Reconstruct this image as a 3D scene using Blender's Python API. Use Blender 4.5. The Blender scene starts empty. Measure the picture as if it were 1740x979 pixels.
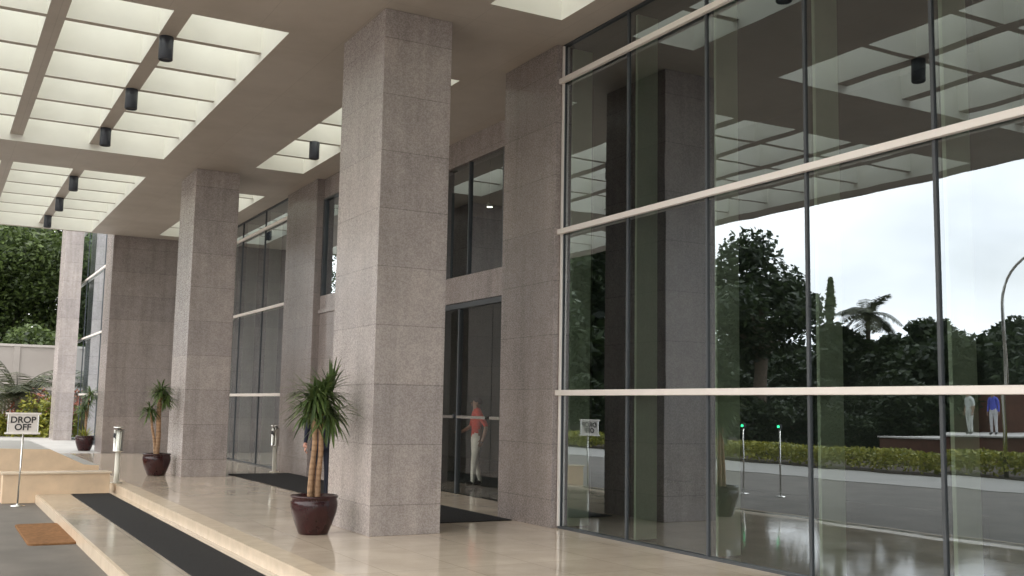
import bpy, math, random
from mathutils import Vector, Matrix, noise
from math import sin, cos, pi, radians
random.seed(7)
C = bpy.context.scene
COL = C.collection

# ------------------------------------------------------------------ helpers
class MB:
    def __init__(s): s.v=[]; s.f=[]; s.m=[]; s.sm=[]
    def add(s, vs, fs, mi=0, smooth=False):
        o=len(s.v); s.v+= [tuple(v) for v in vs]
        for f in fs: s.f.append([o+i for i in f]); s.m.append(mi); s.sm.append(smooth)
    def box(s,x0,x1,y0,y1,z0,z1,mi=0,bot=None,side=None,M=None):
        vs=[(x0,y0,z0),(x1,y0,z0),(x1,y1,z0),(x0,y1,z0),(x0,y0,z1),(x1,y0,z1),(x1,y1,z1),(x0,y1,z1)]
        if M: vs=[M@Vector(v) for v in vs]
        o=len(s.v); s.v+=[tuple(v) for v in vs]
        for k,f in enumerate([(0,3,2,1),(4,5,6,7),(0,1,5,4),(1,2,6,5),(2,3,7,6),(3,0,4,7)]):
            s.f.append([o+i for i in f]); s.sm.append(False)
            s.m.append(bot if (k==0 and bot is not None) else (side if (k>1 and side is not None) else mi))
    def lathe(s,prof,n=32,c=(0,0,0),mi=0,smooth=True):
        vs=[];fs=[]
        for r,z in prof:
            for i in range(n):
                a=2*pi*i/n; vs.append((c[0]+r*cos(a),c[1]+r*sin(a),c[2]+z))
        for j in range(len(prof)-1):
            for i in range(n):
                k=(i+1)%n; fs.append((j*n+i,j*n+k,(j+1)*n+k,(j+1)*n+i))
        s.add(vs,fs,mi,smooth)
    def tube(s,pts,rad,n=10,mi=0,cap=True,smooth=True):
        vs=[];fs=[]; pts=[Vector(p) for p in pts]
        if not hasattr(rad,'__len__'): rad=[rad]*len(pts)
        for j,p in enumerate(pts):
            d=(pts[min(j+1,len(pts)-1)]-pts[max(j-1,0)]).normalized()
            a=Vector((0,0,1)) if abs(d.z)<.9 else Vector((1,0,0))
            u=d.cross(a).normalized(); w=d.cross(u)
            for i in range(n):
                t=2*pi*i/n; vs.append(p+(u*cos(t)+w*sin(t))*rad[j])
        for j in range(len(pts)-1):
            for i in range(n):
                k=(i+1)%n; fs.append((j*n+i,j*n+k,(j+1)*n+k,(j+1)*n+i))
        if cap:
            fs.append(tuple(range(n-1,-1,-1))); fs.append(tuple((len(pts)-1)*n+i for i in range(n)))
        s.add(vs,fs,mi,smooth)
    def ball(s,c,r,n=10,mi=0):
        rx,ry,rz = r if hasattr(r,'__len__') else (r,r,r)
        vs=[];fs=[]
        for j in range(n+1):
            t=pi*j/n
            for i in range(n*2):
                a=pi*i/n; vs.append((c[0]+rx*sin(t)*cos(a),c[1]+ry*sin(t)*sin(a),c[2]+rz*cos(t)))
        for j in range(n):
            for i in range(n*2):
                k=(i+1)%(n*2); fs.append((j*2*n+i,(j+1)*2*n+i,(j+1)*2*n+k,j*2*n+k))
        s.add(vs,fs,mi,True)
    def build(s,name,mats,parent=None,bevel=0,loc=None):
        me=bpy.data.meshes.new(name); me.from_pydata(s.v,[],s.f)
        if not isinstance(mats,(list,tuple)): mats=[mats]
        for m in mats: me.materials.append(m)
        me.polygons.foreach_set('material_index',s.m); me.polygons.foreach_set('use_smooth',s.sm); me.update()
        o=bpy.data.objects.new(name,me); COL.objects.link(o)
        if parent: o.parent=parent
        if loc: o.location=loc
        if bevel:
            b=o.modifiers.new('Bevel','BEVEL'); b.width=bevel; b.segments=2; b.limit_method='ANGLE'
        return o
def tag(o,label=None,cat=None,group=None,kind=None):
    if label: o['label']=label
    if cat: o['category']=cat
    if group: o['group']=group
    if kind: o['kind']=kind
    return o
def thing(name,loc=(0,0,0),rz=0,label=None,cat=None,group=None):
    o=bpy.data.objects.new(name,None); COL.objects.link(o); o.empty_display_size=.1
    o.location=loc; o.rotation_euler=(0,0,rz); return tag(o,label,cat,group)
KIDS={}
def copy_tree(o,loc=None,rz=None,sc=None,label=None,parent=None):
    c=o.copy(); COL.objects.link(c)
    if parent: c.parent=parent
    if loc is not None: c.location=loc
    if rz is not None: c.rotation_euler=(0,0,rz)
    if sc is not None: c.scale=sc if hasattr(sc,'__len__') else (sc,)*3
    if label: c['label']=label
    for ch in [x for x in bpy.data.objects if x.parent==o]: copy_tree(ch,parent=c)
    return c

# ------------------------------------------------------------------ materials
def newmat(name):
    m=bpy.data.materials.new(name); m.use_nodes=True; nt=m.node_tree
    return m,nt,nt.nodes,nt.links,nt.nodes['Principled BSDF']
def ramp(N,L,src,stops):
    r=N.new('ShaderNodeValToRGB'); L.new(src,r.inputs[0])
    e=r.color_ramp.elements
    while len(e)<len(stops): e.new(.5)
    for i,(p,c) in enumerate(stops): e[i].position=p; e[i].color=(*c,1) if len(c)==3 else c
    return r.outputs[0]
def noise_tex(N,L,vec,scale,detail=4,rough=.55):
    n=N.new('ShaderNodeTexNoise'); n.inputs['Scale'].default_value=scale; n.inputs['Detail'].default_value=detail
    n.inputs['Roughness'].default_value=rough
    if vec: L.new(vec,n.inputs['Vector'])
    return n
def mathn(N,L,op,a,b=None,c=None):
    n=N.new('ShaderNodeMath'); n.operation=op
    for i,x in enumerate((a,b,c)):
        if x is None: continue
        if isinstance(x,(int,float)): n.inputs[i].default_value=x
        else: L.new(x,n.inputs[i])
    return n.outputs[0]
def mixc(N,L,fac,a,b,mode='MIX'):
    n=N.new('ShaderNodeMix'); n.data_type='RGBA'; n.blend_type=mode
    for sock,x in ((n.inputs[0],fac),(n.inputs[6],a),(n.inputs[7],b)):
        if isinstance(x,(int,float)): sock.default_value=x
        elif isinstance(x,tuple): sock.default_value=(*x,1)
        else: L.new(x,sock)
    return n.outputs[2]
def simple(name,col,rough=.5,metal=0,var=.12,scale=3,bump=0,bscale=40,spec=.5,coat=0,col2=None):
    m,nt,N,L,P=newmat(name)
    tc=N.new('ShaderNodeTexCoord')
    n=noise_tex(N,L,tc.outputs['Object'],scale,5)
    lo=tuple(c*(1-var) for c in col); hi=col2 or tuple(min(1,c*(1+var)) for c in col)
    L.new(ramp(N,L,n.outputs['Fac'],[(.3,lo),(.7,hi)]),P.inputs['Base Color'])
    P.inputs['Roughness'].default_value=rough; P.inputs['Metallic'].default_value=metal
    P.inputs['Specular IOR Level'].default_value=spec
    if coat: P.inputs['Coat Weight'].default_value=coat; P.inputs['Coat Roughness'].default_value=.06
    if bump:
        b=N.new('ShaderNodeBump'); n2=noise_tex(N,L,tc.outputs['Object'],bscale,6)
        L.new(n2.outputs['Fac'],b.inputs['Height']); b.inputs['Strength'].default_value=bump; b.inputs['Distance'].default_value=.01
        L.new(b.outputs[0],P.inputs['Normal'])
    return m
def granite(name,base=(.40,.358,.345),stain=None,vj=None):
    m,nt,N,L,P=newmat(name)
    tc=N.new('ShaderNodeTexCoord'); ob=tc.outputs['Object']
    sp=N.new('ShaderNodeSeparateXYZ'); L.new(ob,sp.inputs[0])
    t=mathn(N,L,'DIVIDE',mathn(N,L,'SUBTRACT',sp.outputs[2],.37),.745)
    fr=mathn(N,L,'FRACT',mathn(N,L,'ADD',t,20)); fl=mathn(N,L,'FLOOR',t)
    d=mathn(N,L,'MINIMUM',fr,mathn(N,L,'SUBTRACT',1,fr))          # distance to nearest course joint
    joint=mathn(N,L,'LESS_THAN',d,.0075)
    oi=N.new('ShaderNodeObjectInfo')
    wn=N.new('ShaderNodeTexWhiteNoise'); wn.noise_dimensions='2D'
    cv=N.new('ShaderNodeCombineXYZ'); L.new(fl,cv.inputs[0])
    # side of the column picks a different slab tone
    ge=N.new('ShaderNodeNewGeometry'); sg=N.new('ShaderNodeSeparateXYZ'); L.new(ge.outputs['Normal'],sg.inputs[0])
    L.new(mathn(N,L,'ADD',mathn(N,L,'ROUND',mathn(N,L,'MULTIPLY',sg.outputs[0],3)),mathn(N,L,'MULTIPLY',oi.outputs['Random'],40)),cv.inputs[1])
    L.new(cv.outputs[0],wn.inputs['Vector'])
    n1=noise_tex(N,L,ob,55,3,.7); n2=noise_tex(N,L,ob,2.2,4); vo=N.new('ShaderNodeTexVoronoi'); vo.inputs['Scale'].default_value=70; L.new(ob,vo.inputs['Vector'])
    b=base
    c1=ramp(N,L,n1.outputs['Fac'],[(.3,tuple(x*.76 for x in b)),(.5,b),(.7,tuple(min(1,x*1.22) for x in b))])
    c2=mixc(N,L,.22,c1,ramp(N,L,vo.outputs['Distance'],[(.0,tuple(x*.45 for x in b)),(.45,tuple(x*1.15 for x in b))]))
    c3=mixc(N,L,1.0,c2,ramp(N,L,wn.outputs['Value'],[(0,(.91,.90,.905)),(1,(1.05,1.035,1.02))]),'MULTIPLY')
    c4=mixc(N,L,1.0,c3,ramp(N,L,n2.outputs['Fac'],[(.3,(.9,.9,.9)),(.7,(1.06,1.05,1.04))]),'MULTIPLY')
    mpv=N.new('ShaderNodeMapping'); L.new(ob,mpv.inputs[0]); mpv.inputs['Scale'].default_value=(5,5,.35)
    n5=noise_tex(N,L,mpv.outputs[0],1.0,5,.6); n6=noise_tex(N,L,ob,7,6,.7)
    c4=mixc(N,L,1.0,c4,ramp(N,L,n5.outputs['Fac'],[(.36,(.86,.86,.85)),(.55,(1.02,1.02,1.02))]),'MULTIPLY')
    c4=mixc(N,L,1.0,c4,ramp(N,L,n6.outputs['Fac'],[(.35,(.92,.91,.90)),(.65,(1.05,1.05,1.05))]),'MULTIPLY')
    if stain:
        vd=N.new('ShaderNodeVectorMath'); vd.operation='DISTANCE'; L.new(ob,vd.inputs[0]); vd.inputs[1].default_value=stain
        ns=noise_tex(N,L,ob,9,4)
        q=mathn(N,L,'ADD',vd.outputs['Value'],mathn(N,L,'MULTIPLY',mathn(N,L,'SUBTRACT',ns.outputs['Fac'],.5),.35))
        c4=mixc(N,L,mathn(N,L,'MULTIPLY',mathn(N,L,'LESS_THAN',q,.09),.45),c4,(.16,.08,.05))
    cj=mixc(N,L,mathn(N,L,'MULTIPLY',joint,.42),c4,(.07,.06,.055))
    L.new(cj,P.inputs['Base Color'])
    L.new(ramp(N,L,n1.outputs['Fac'],[(.3,(.2,)*3),(.7,(.34,)*3)]),P.inputs['Roughness'])
    bp=N.new('ShaderNodeBump'); bp.inputs['Strength'].default_value=.5; bp.inputs['Distance'].default_value=.004
    L.new(mathn(N,L,'SUBTRACT',mathn(N,L,'MULTIPLY',n1.outputs['Fac'],.25),joint),bp.inputs['Height']); L.new(bp.outputs[0],P.inputs['Normal'])
    return m
def tiles(name,col,size,rough=.07,joint=.5,gap=.004,speck=.1,spec=.5):
    m,nt,N,L,P=newmat(name)
    tc=N.new('ShaderNodeTexCoord'); ob=tc.outputs['Object']
    br=N.new('ShaderNodeTexBrick'); L.new(ob,br.inputs['Vector']); br.offset=0
    br.inputs['Scale'].default_value=1; br.inputs['Brick Width'].default_value=size[0]; br.inputs['Row Height'].default_value=size[1]
    br.inputs['Mortar Size'].default_value=gap; br.inputs['Mortar Smooth'].default_value=.2
    br.inputs['Color1'].default_value=(*col,1); br.inputs['Color2'].default_value=(*[c*.9 for c in col],1); br.inputs['Mortar'].default_value=(*[c*joint for c in col],1)
    n=noise_tex(N,L,ob,1.3,6,.65); n2=noise_tex(N,L,ob,60,2)
    c=mixc(N,L,1.0,br.outputs['Color'],ramp(N,L,n.outputs['Fac'],[(.3,(1-speck,)*3),(.7,(1+speck*.6,)*3)]),'MULTIPLY')
    c=mixc(N,L,1.0,c,ramp(N,L,n2.outputs['Fac'],[(.3,(.94,.94,.94)),(.7,(1.04,1.04,1.04))]),'MULTIPLY')
    L.new(c,P.inputs['Base Color'])
    L.new(ramp(N,L,n.outputs['Fac'],[(.3,(rough*.8,)*3),(.75,(rough*1.9,)*3)]),P.inputs['Roughness'])
    P.inputs['Specular IOR Level'].default_value=spec
    b=N.new('ShaderNodeBump'); b.inputs['Strength'].default_value=.12; b.inputs['Distance'].default_value=.004
    n3=noise_tex(N,L,ob,2.5,2); L.new(mathn(N,L,'SUBTRACT',n3.outputs['Fac'],br.outputs['Fac']),b.inputs['Height']); L.new(b.outputs[0],P.inputs['Normal'])
    return m
def glass(name,tint,base,gain,wob=.03,gcol=(.93,.96,.97)):
    m,nt,N,L,P=newmat(name); N.remove(P); out=N['Material Output']
    tr=N.new('ShaderNodeBsdfTransparent'); tr.inputs[0].default_value=(*tint,1)
    gl=N.new('ShaderNodeBsdfGlossy'); gl.inputs['Roughness'].default_value=0; gl.inputs['Color'].default_value=(*gcol,1)
    lw=N.new('ShaderNodeFresnel'); lw.inputs[0].default_value=1.5
    # the fresnel of either face of the sheet
    ge=N.new('ShaderNodeNewGeometry'); lw.inputs[0].default_value=1.5
    f=mathn(N,L,'MULTIPLY_ADD',lw.outputs[0],gain,base); f=mathn(N,L,'MINIMUM',f,.95)
    mx=N.new('ShaderNodeMixShader'); L.new(f,mx.inputs[0]); L.new(tr.outputs[0],mx.inputs[1]); L.new(gl.outputs[0],mx.inputs[2])
    tc=N.new('ShaderNodeTexCoord'); n=noise_tex(N,L,tc.outputs['Object'],.9,1.5)
    b=N.new('ShaderNodeBump'); b.inputs['Strength'].default_value=wob; b.inputs['Distance'].default_value=.05
    L.new(n.outputs['Fac'],b.inputs['Height']); L.new(b.outputs[0],gl.inputs['Normal'])
    L.new(mx.outputs[0],out.inputs[0]); return m
def leafmat(name,c1,c2,rough=.5,trans=.25):
    m,nt,N,L,P=newmat(name); out=N['Material Output']
    ge=N.new('ShaderNodeNewGeometry'); tc=N.new('ShaderNodeTexCoord')
    n=noise_tex(N,L,tc.outputs['Object'],1.2,3)
    mixf=mathn(N,L,'ADD',mathn(N,L,'MULTIPLY',ge.outputs['Random Per Island'],.6),mathn(N,L,'MULTIPLY',n.outputs['Fac'],.5))
    c=ramp(N,L,mixf,[(.2,c1),(.85,c2)])
    L.new(c,P.inputs['Base Color']); P.inputs['Roughness'].default_value=rough
    t=N.new('ShaderNodeBsdfTranslucent'); L.new(c,t.inputs[0]); mx=N.new('ShaderNodeMixShader'); mx.inputs[0].default_value=trans
    L.new(P.outputs[0],mx.inputs[1]); L.new(t.outputs[0],mx.inputs[2]); L.new(mx.outputs[0],out.inputs[0]); return m
def emis(name,col,s):
    m,nt,N,L,P=newmat(name); P.inputs['Base Color'].default_value=(*col,1)
    P.inputs['Emission Color'].default_value=(*col,1); P.inputs['Emission Strength'].default_value=s; return m

M={}
M['granite']=granite('granite')
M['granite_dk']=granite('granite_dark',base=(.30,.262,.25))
M['granite_st']=granite('granite_stained',stain=(.60,-.775,5.05))
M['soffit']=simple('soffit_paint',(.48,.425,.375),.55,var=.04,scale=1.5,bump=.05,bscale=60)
def seams(m,sx_,sy_,dark=.8,gap=.004):
    nt=m.node_tree; N=nt.nodes; L=nt.links; P=N['Principled BSDF']; src=P.inputs['Base Color'].links[0].from_socket
    tc=N.new('ShaderNodeTexCoord'); br=N.new('ShaderNodeTexBrick'); L.new(tc.outputs['Object'],br.inputs['Vector']); br.offset=0
    br.inputs['Scale'].default_value=1; br.inputs['Brick Width'].default_value=sx_; br.inputs['Row Height'].default_value=sy_
    br.inputs['Mortar Size'].default_value=gap; br.inputs['Color1'].default_value=(1,1,1,1); br.inputs['Color2'].default_value=(.965,.965,.96,1); br.inputs['Mortar'].default_value=(dark,dark,dark,1)
    n=noise_tex(N,L,tc.outputs['Object'],.6,6,.65)
    c=mixc(N,L,1.0,src,br.outputs['Color'],'MULTIPLY'); c=mixc(N,L,1.0,c,ramp(N,L,n.outputs['Fac'],[(.35,(.90,.89,.87)),(.6,(1.02,1.02,1.02))]),'MULTIPLY')
    L.new(c,P.inputs['Base Color'])
seams(M['soffit'],1.2,2.4)
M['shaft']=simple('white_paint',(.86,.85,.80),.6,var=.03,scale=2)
M['floor']=tiles('polished_tiles',(.78,.65,.52),(.8,.8),rough=.055,joint=.55,speck=.16)
M['step']=tiles('step_tiles',(.52,.45,.36),(.8,.8),rough=.09,joint=.7)
M['nosing']=simple('nosing_stone',(.70,.57,.43),.25,var=.08,scale=5)
M['peach']=simple('peach_stone',(.72,.54,.37),.45,var=.08,scale=4)
M['alu']=simple('anodised_aluminium',(.86,.79,.73),.38,metal=.25,var=.03)
M['dark']=simple('dark_profile',(.06,.066,.072),.45,var=.1)
M['glass']=glass('tinted_glass',(.62,.70,.63),.21,1.9,.032,(.86,.94,1.0))
M['doorglass']=glass('clear_glass',(.88,.90,.87),.06,1.1)
M['fin']=simple('pale_fin_paint',(.88,.90,.74),.5,var=.05)
M['asphalt']=simple('asphalt',(.128,.113,.098),.75,var=.22,scale=1.2,bump=.4,bscale=150)
M['paving']=simple('grey_paving',(.36,.345,.325),.6,var=.08,scale=.8,bump=.2,bscale=60)
M['walk']=simple('light_pavement',(.30,.29,.27),.75,var=.08,scale=.7,bump=.2,bscale=60)
M['mat']=simple('black_rubber',(.022,.021,.022),.8,var=.2,scale=30,bump=.8,bscale=220,spec=.25)
M['coir']=simple('coir',(.24,.125,.06),.95,var=.25,scale=14,bump=1,bscale=180,spec=.1)
M['pot']=simple('maroon_glaze',(.030,.006,.007),.22,var=.3,scale=6,spec=.4,coat=.12)
M['soil']=simple('soil',(.05,.035,.025),.95,var=.3,scale=30,bump=.8)
M['cane']=simple('cane_bark',(.34,.21,.12),.75,var=.3,scale=14,bump=.5,bscale=50)
def rings(m,sc=26):
    nt=m.node_tree; N=nt.nodes; L=nt.links; P=N['Principled BSDF']; src=P.inputs['Base Color'].links[0].from_socket
    tc=N.new('ShaderNodeTexCoord'); wv=N.new('ShaderNodeTexWave'); wv.bands_direction='Z'; wv.inputs['Scale'].default_value=sc/6; wv.inputs['Distortion'].default_value=3; wv.inputs['Detail'].default_value=3
    L.new(tc.outputs['Object'],wv.inputs['Vector'])
    L.new(mixc(N,L,1.0,src,ramp(N,L,wv.outputs['Color'],[(.1,(.84,.81,.78)),(.5,(1.03,1.03,1.03))]),'MULTIPLY'),P.inputs['Base Color'])
rings(M['cane'])
M['steel']=simple('brushed_steel',(.72,.71,.68),.22,metal=1,var=.05)
M['postw']=simple('cream_post',(.75,.71,.62),.35,var=.04)
M['black']=simple('black_metal',(.03,.032,.04),.4,var=.1)
M['lampbody']=simple('lamp_housing',(.045,.05,.065),.4,var=.1)
M['sign']=simple('sign_board',(.74,.69,.64),.5,var=.03)
M['signw']=simple('sign_rail',(.85,.8,.75),.3,var=.02)
M['ink']=simple('black_ink',(.02,.02,.02),.6,var=.1)
M['leaf']=leafmat('tree_leaves',(.014,.028,.009),(.11,.16,.04))
M['leafd']=leafmat('dark_leaves',(.012,.022,.010),(.045,.07,.022))
M['dleaf']=leafmat('strap_leaves',(.035,.07,.022),(.15,.21,.065),.35)
M['pleaf']=leafmat('palm_leaves',(.035,.045,.022),(.10,.11,.05))
M['yleaf']=leafmat('lime_leaves',(.13,.16,.02),(.36,.34,.05))
M['rleaf']=leafmat('red_leaves',(.22,.05,.05),(.5,.16,.07))
M['bark']=simple('tree_bark',(.12,.09,.065),.9,var=.3,scale=6,bump=.8,bscale=30)
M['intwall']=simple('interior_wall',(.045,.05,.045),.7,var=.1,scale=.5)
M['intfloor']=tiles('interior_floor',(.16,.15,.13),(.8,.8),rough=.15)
M['wallgrey']=simple('perimeter_wall',(.34,.31,.285),.8,var=.08,scale=.6,bump=.15)
M['brick']=simple('red_wall',(.13,.055,.038),.8,var=.2,scale=3,bump=.3)
M['brown']=simple('brown_fence',(.10,.065,.045),.7,var=.2)
M['ext']=simple('building_render',(.5,.47,.43),.7,var=.05)
M['green']=emis('green_lens',(.05,1,.35),4)
M['warm']=emis('lit_lens',(1,.95,.85),12)

# ------------------------------------------------------------------ skylight glazing: frosted sheet over the coffers
def frosted():
    m,nt,N,L,P=newmat('frosted_skylight'); N.remove(P); out=N['Material Output']
    a=N.new('ShaderNodeBsdfTranslucent'); a.inputs[0].default_value=(.62,.64,.60,1)
    b=N.new('ShaderNodeBsdfTransparent'); b.inputs[0].default_value=(.62,.65,.62,1)
    mx=N.new('ShaderNodeMixShader'); mx.inputs[0].default_value=.45
    L.new(a.outputs[0],mx.inputs[1]); L.new(b.outputs[0],mx.inputs[2]); L.new(mx.outputs[0],out.inputs[0]); return m
M['frost']=frosted()

G=7.56; HC=6.71
# ------------------------------------------------------------------ ground and platform
g=MB(); g.box(-160,160,-90,260,-.6,-.34); tag(g.build('ground',M['walk']),kind='structure')
r=MB(); r.box(-8.2,1.86,-60,75,-.336,-.300); tag(r.build('road',M['asphalt']),kind='structure')
r=MB(); r.box(-12.9,-8.2,-60,75,-.336,-.286); tag(r.build('pavement',M['walk']),kind='structure')
r=MB(); r.box(-60,-12.9,-60,75,-.336,-.26); tag(r.build('garden_soil',M['soil']),kind='structure')
s=MB(); s.box(1.90,3.27,-24,21.3,-.336,-.15); s.box(1.86,1.90,-24,21.3,-.336,-.147,1)
tag(s.build('step',[M['step'],M['nosing']]),kind='structure')
s=MB(); s.box(3.55,7.70,-24,34.1,-.336,0); s.box(3.27,3.55,-24,34.1,-.336,.001,1)
s.box(7.70,8.65,13.74,20.2,-.336,0)
tag(s.build('platform_floor',[M['floor'],M['nosing']]),kind='structure')
s=MB(); s.box(-6,7.5,34.1,60,-.336,0); s.box(1.0,3.27,29,34.1,-.336,0)
tag(s.build('paving',M['paving']),kind='structure')

# low stone walls closing the step, ramp slab behind
b=MB(); b.box(1.30,3.14,21.31,21.75,-.3,.22); b.box(1.27,3.17,21.28,21.78,.22,.255,1)
tag(b.build('low_wall',[M['peach'],M['nosing']],bevel=.008),'low peach stone wall closing the end of the step','wall')
b=MB()
prof=[(.9,-.3),(3.3,-.3),(3.3,.22),(3.0,.24),(2.32,.56),(.9,.59)]
def prism(mb,prof,y0,y1,mi=0,top=None):
    n=len(prof); vs=[(x,y0,z) for x,z in prof]+[(x,y1,z) for x,z in prof]
    mb.add(vs,[tuple(range(n))],mi); mb.add(vs,[tuple(range(2*n-1,n-1,-1))],mi)
    for i in range(n):
        j=(i+1)%n; up=prof[i][0]>prof[j][0]
        mb.add(vs,[(i,n+i,n+j,j)],top if (top is not None and up) else mi)
prism(b,prof,24.0,29.0,0,1)
tag(b.build('ramp_wall',[M['peach'],M['paving']],bevel=.006),'sloping peach stone ramp block behind the low wall','ramp')

# ------------------------------------------------------------------ mats
m_=MB(); m_.box(2.46,3.13,-10,21.2,-.15,-.138)
tag(m_.build('floor_runner',M['mat'],bevel=.003),'long black rubber runner laid along the lower step','mat')
m_=MB(); m_.box(6.0,7.40,13.25,23.8,.002,.014)
tag(m_.build('entrance_mat',M['mat'],bevel=.003),'wide black entrance mat on the polished floor behind the columns','mat')
m_=MB(); 
nn=16
pts=[]
for sx,sy,a0 in ((1,1,0),(-1,1,90),(-1,-1,180),(1,-1,270)):
    for k in range(5):
        a=radians(a0+k*22.5); pts.append((sx*(.36-.1)+.1*cos(a), sy*(1.22-.1)+.1*sin(a)))
n=len(pts); vs=[(x,y,0) for x,y in pts]+[(x,y,.022) for x,y in pts]+[(x*.96,y*.985,.028) for x,y in pts]
m_.add(vs,[tuple(range(2*n,3*n))]+[(i,(i+1)%n,n+(i+1)%n,n+i) for i in range(n)]+[(n+i,n+(i+1)%n,2*n+(i+1)%n,2*n+i) for i in range(n)])
o=m_.build('doormat',M['coir'],loc=(1.585,16.37,-.299)); o.rotation_euler=(0,0,radians(0)); tag(o,'brown coir doormat lying on the road beside the step','doormat')
o.scale=(.86,1,1)

# ------------------------------------------------------------------ canopy
can=thing('canopy',(0,0,0),0,'wide flat entrance canopy with square coffered skylights','canopy')
X0,X1=-3.75,7.60; Y0,Y1=-24,34.1; ZT=7.75
hx=(-3.14,4.03); sx=(5.92,6.99)
sbays=[(14.45+10.96*k,22.36+10.96*k) for k in (-3,-2,-1,0,1)]
bays=[(13.79+10.96*k,22.67+10.96*k) for k in (-3,-2,-1,0)]+[(24.75,33.93)]
sl=MB()
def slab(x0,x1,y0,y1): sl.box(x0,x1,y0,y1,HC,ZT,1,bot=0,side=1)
ys=[Y0]
slab(X0,hx[0],Y0,Y1); slab(hx[1],sx[0],Y0,Y1); slab(sx[1],X1,Y0,Y1)
prev=Y0
for a,b_ in bays+[(Y1,Y1)]:
    if a>prev: slab(hx[0],hx[1],prev,a)
    prev=b_
prev=Y0
for a,b_ in sbays+[(Y1,Y1)]:
    if a>prev: slab(sx[0],sx[1],prev,a)
    prev=b_
slab(X1,8.65,13.74,20.2)
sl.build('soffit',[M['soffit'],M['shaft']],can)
ZB=6.84
for a,b_ in bays:
    for x in (2.66,1.18,-.30,-1.78):
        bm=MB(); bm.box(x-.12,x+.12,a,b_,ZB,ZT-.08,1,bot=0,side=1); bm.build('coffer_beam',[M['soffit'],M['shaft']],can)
    xs=[hx[0],-1.90,-1.66,-.42,-.18,1.06,1.30,2.54,2.78,hx[1]]
    n=6; st=(b_-a)/n
    for k in range(1,n):
        y=a+k*st
        bm=MB(); bm.box(hx[0],hx[1],y-.06,y+.06,ZB+.003,ZT-.083,1,bot=0,side=1); bm.build('coffer_fin',[M['soffit'],M['shaft']],can)
    p=MB(); z=ZT-.04
    p.add([(hx[0],a,z),(hx[1],a,z),(hx[1],b_,z),(hx[0],b_,z)],[(0,1,2,3)]); p.build('skylight_pane',M['frost'],can)
for a,b_ in sbays:
    p=MB(); p.add([(sx[0],a,z),(sx[1],a,z),(sx[1],b_,z),(sx[0],b_,z)],[(0,1,2,3)])
    p.build('skylight_pane',M['frost'],can)
    for k in range(1,6):
        y=b_+.54-1.46*k
        bm=MB(); bm.box(sx[0],sx[1],y-.06,y+.06,ZB,ZT-.08,1,bot=0,side=1); bm.build('coffer_fin',[M['soffit'],M['shaft']],can)
# lamps under the canopy
def make_lamp():
    t=thing('canopy_lamp',(0,0,0),0,'x','lamp','cylinder lamps under the canopy')
    b=MB(); b.lathe([(0,0),(.098,0),(.102,-.004),(.102,-.335),(.092,-.345),(.086,-.32),(.0,-.32)],24); b.build('housing',M['lampbody'],t)
    c=MB(); c.lathe([(0,-.318),(.075,-.318),(.075,-.312),(0,-.312)],20); c.build('lens',simple('lamp_lens',(.25,.25,.25),.2),t)
    return t
lamp=make_lamp(); first=True
ordn=['nearest','second nearest','third','fourth','fifth','farthest']
def put_lamp(x,y,lab):
    global first
    o=lamp if first else copy_tree(lamp)
    first=False; o.location=(x,y,ZB+.002); o['label']=lab
vis=[]
for bi,(a,b_) in enumerate(bays):
    st=(b_-a)/6
    for k in (1,3,5):
        if bi>=3:
            i=(bi-3)*3+(1,3,5).index(k)
            lab='%s of the six dark cylinder lamps on the left canopy beam'%ordn[i]
        else: lab='dark cylinder lamp on the coffer beam behind the camera, seen at most mirrored'
        put_lamp(2.66,a+k*st,lab)
    for k in (2,4):
        if bi==3 and k==4: lab='single dark cylinder lamp in the narrow skylight strip left of the big column'
        elif bi==3: lab='dark cylinder lamp in the narrow strip hidden above the big column'
        elif bi==4: lab='dark cylinder lamp in the farthest part of the narrow skylight strip'
        else: lab='dark cylinder lamp in the narrow skylight strip nearest the glass wall'
        put_lamp(6.455,sbays[bi][1]+.54-1.46*(6-k),lab)

# ------------------------------------------------------------------ columns and piers
def column(x0,x1,y0,y1,z1,name,lab,cat,mat,grp=None,z0=0):
    b=MB(); cx_,cy_=(x0+x1)/2,(y0+y1)/2
    b.box(x0-cx_,x1-cx_,y0-cy_,y1-cy_,z0,z1)
    o=b.build(name,mat,bevel=.006,loc=(cx_,cy_,0)); return tag(o,lab,cat,grp)
cols=[(12.23,'largest and nearest grey granite column beside the potted plant'),(23.16,'grey granite column, second from the camera, behind a potted plant'),
      (45.05,'pale column standing beyond the end of the canopy by the glass'),(1.28,'granite column to the right of the camera, out of the picture'),(-9.67,'granite column behind the camera')]
for i,(y,lab) in enumerate(cols):
    column(4.83 if y<40 else 4.42,5.79 if y<40 else 5.10,y,y+1.55,HC-.002 if y<40 else 12,'stone_column',lab,'column',M['granite_st'] if i==0 else M['granite'],'granite columns along the platform')
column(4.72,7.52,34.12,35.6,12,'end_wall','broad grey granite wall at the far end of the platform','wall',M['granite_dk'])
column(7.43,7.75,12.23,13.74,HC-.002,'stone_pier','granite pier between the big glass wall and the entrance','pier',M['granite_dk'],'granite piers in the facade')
column(7.43,7.75,22.65,24.9,HC-.002,'stone_pier','granite pier left of the entrance recess, beside the far glass wall','pier',M['granite_dk'],'granite piers in the facade')

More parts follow.
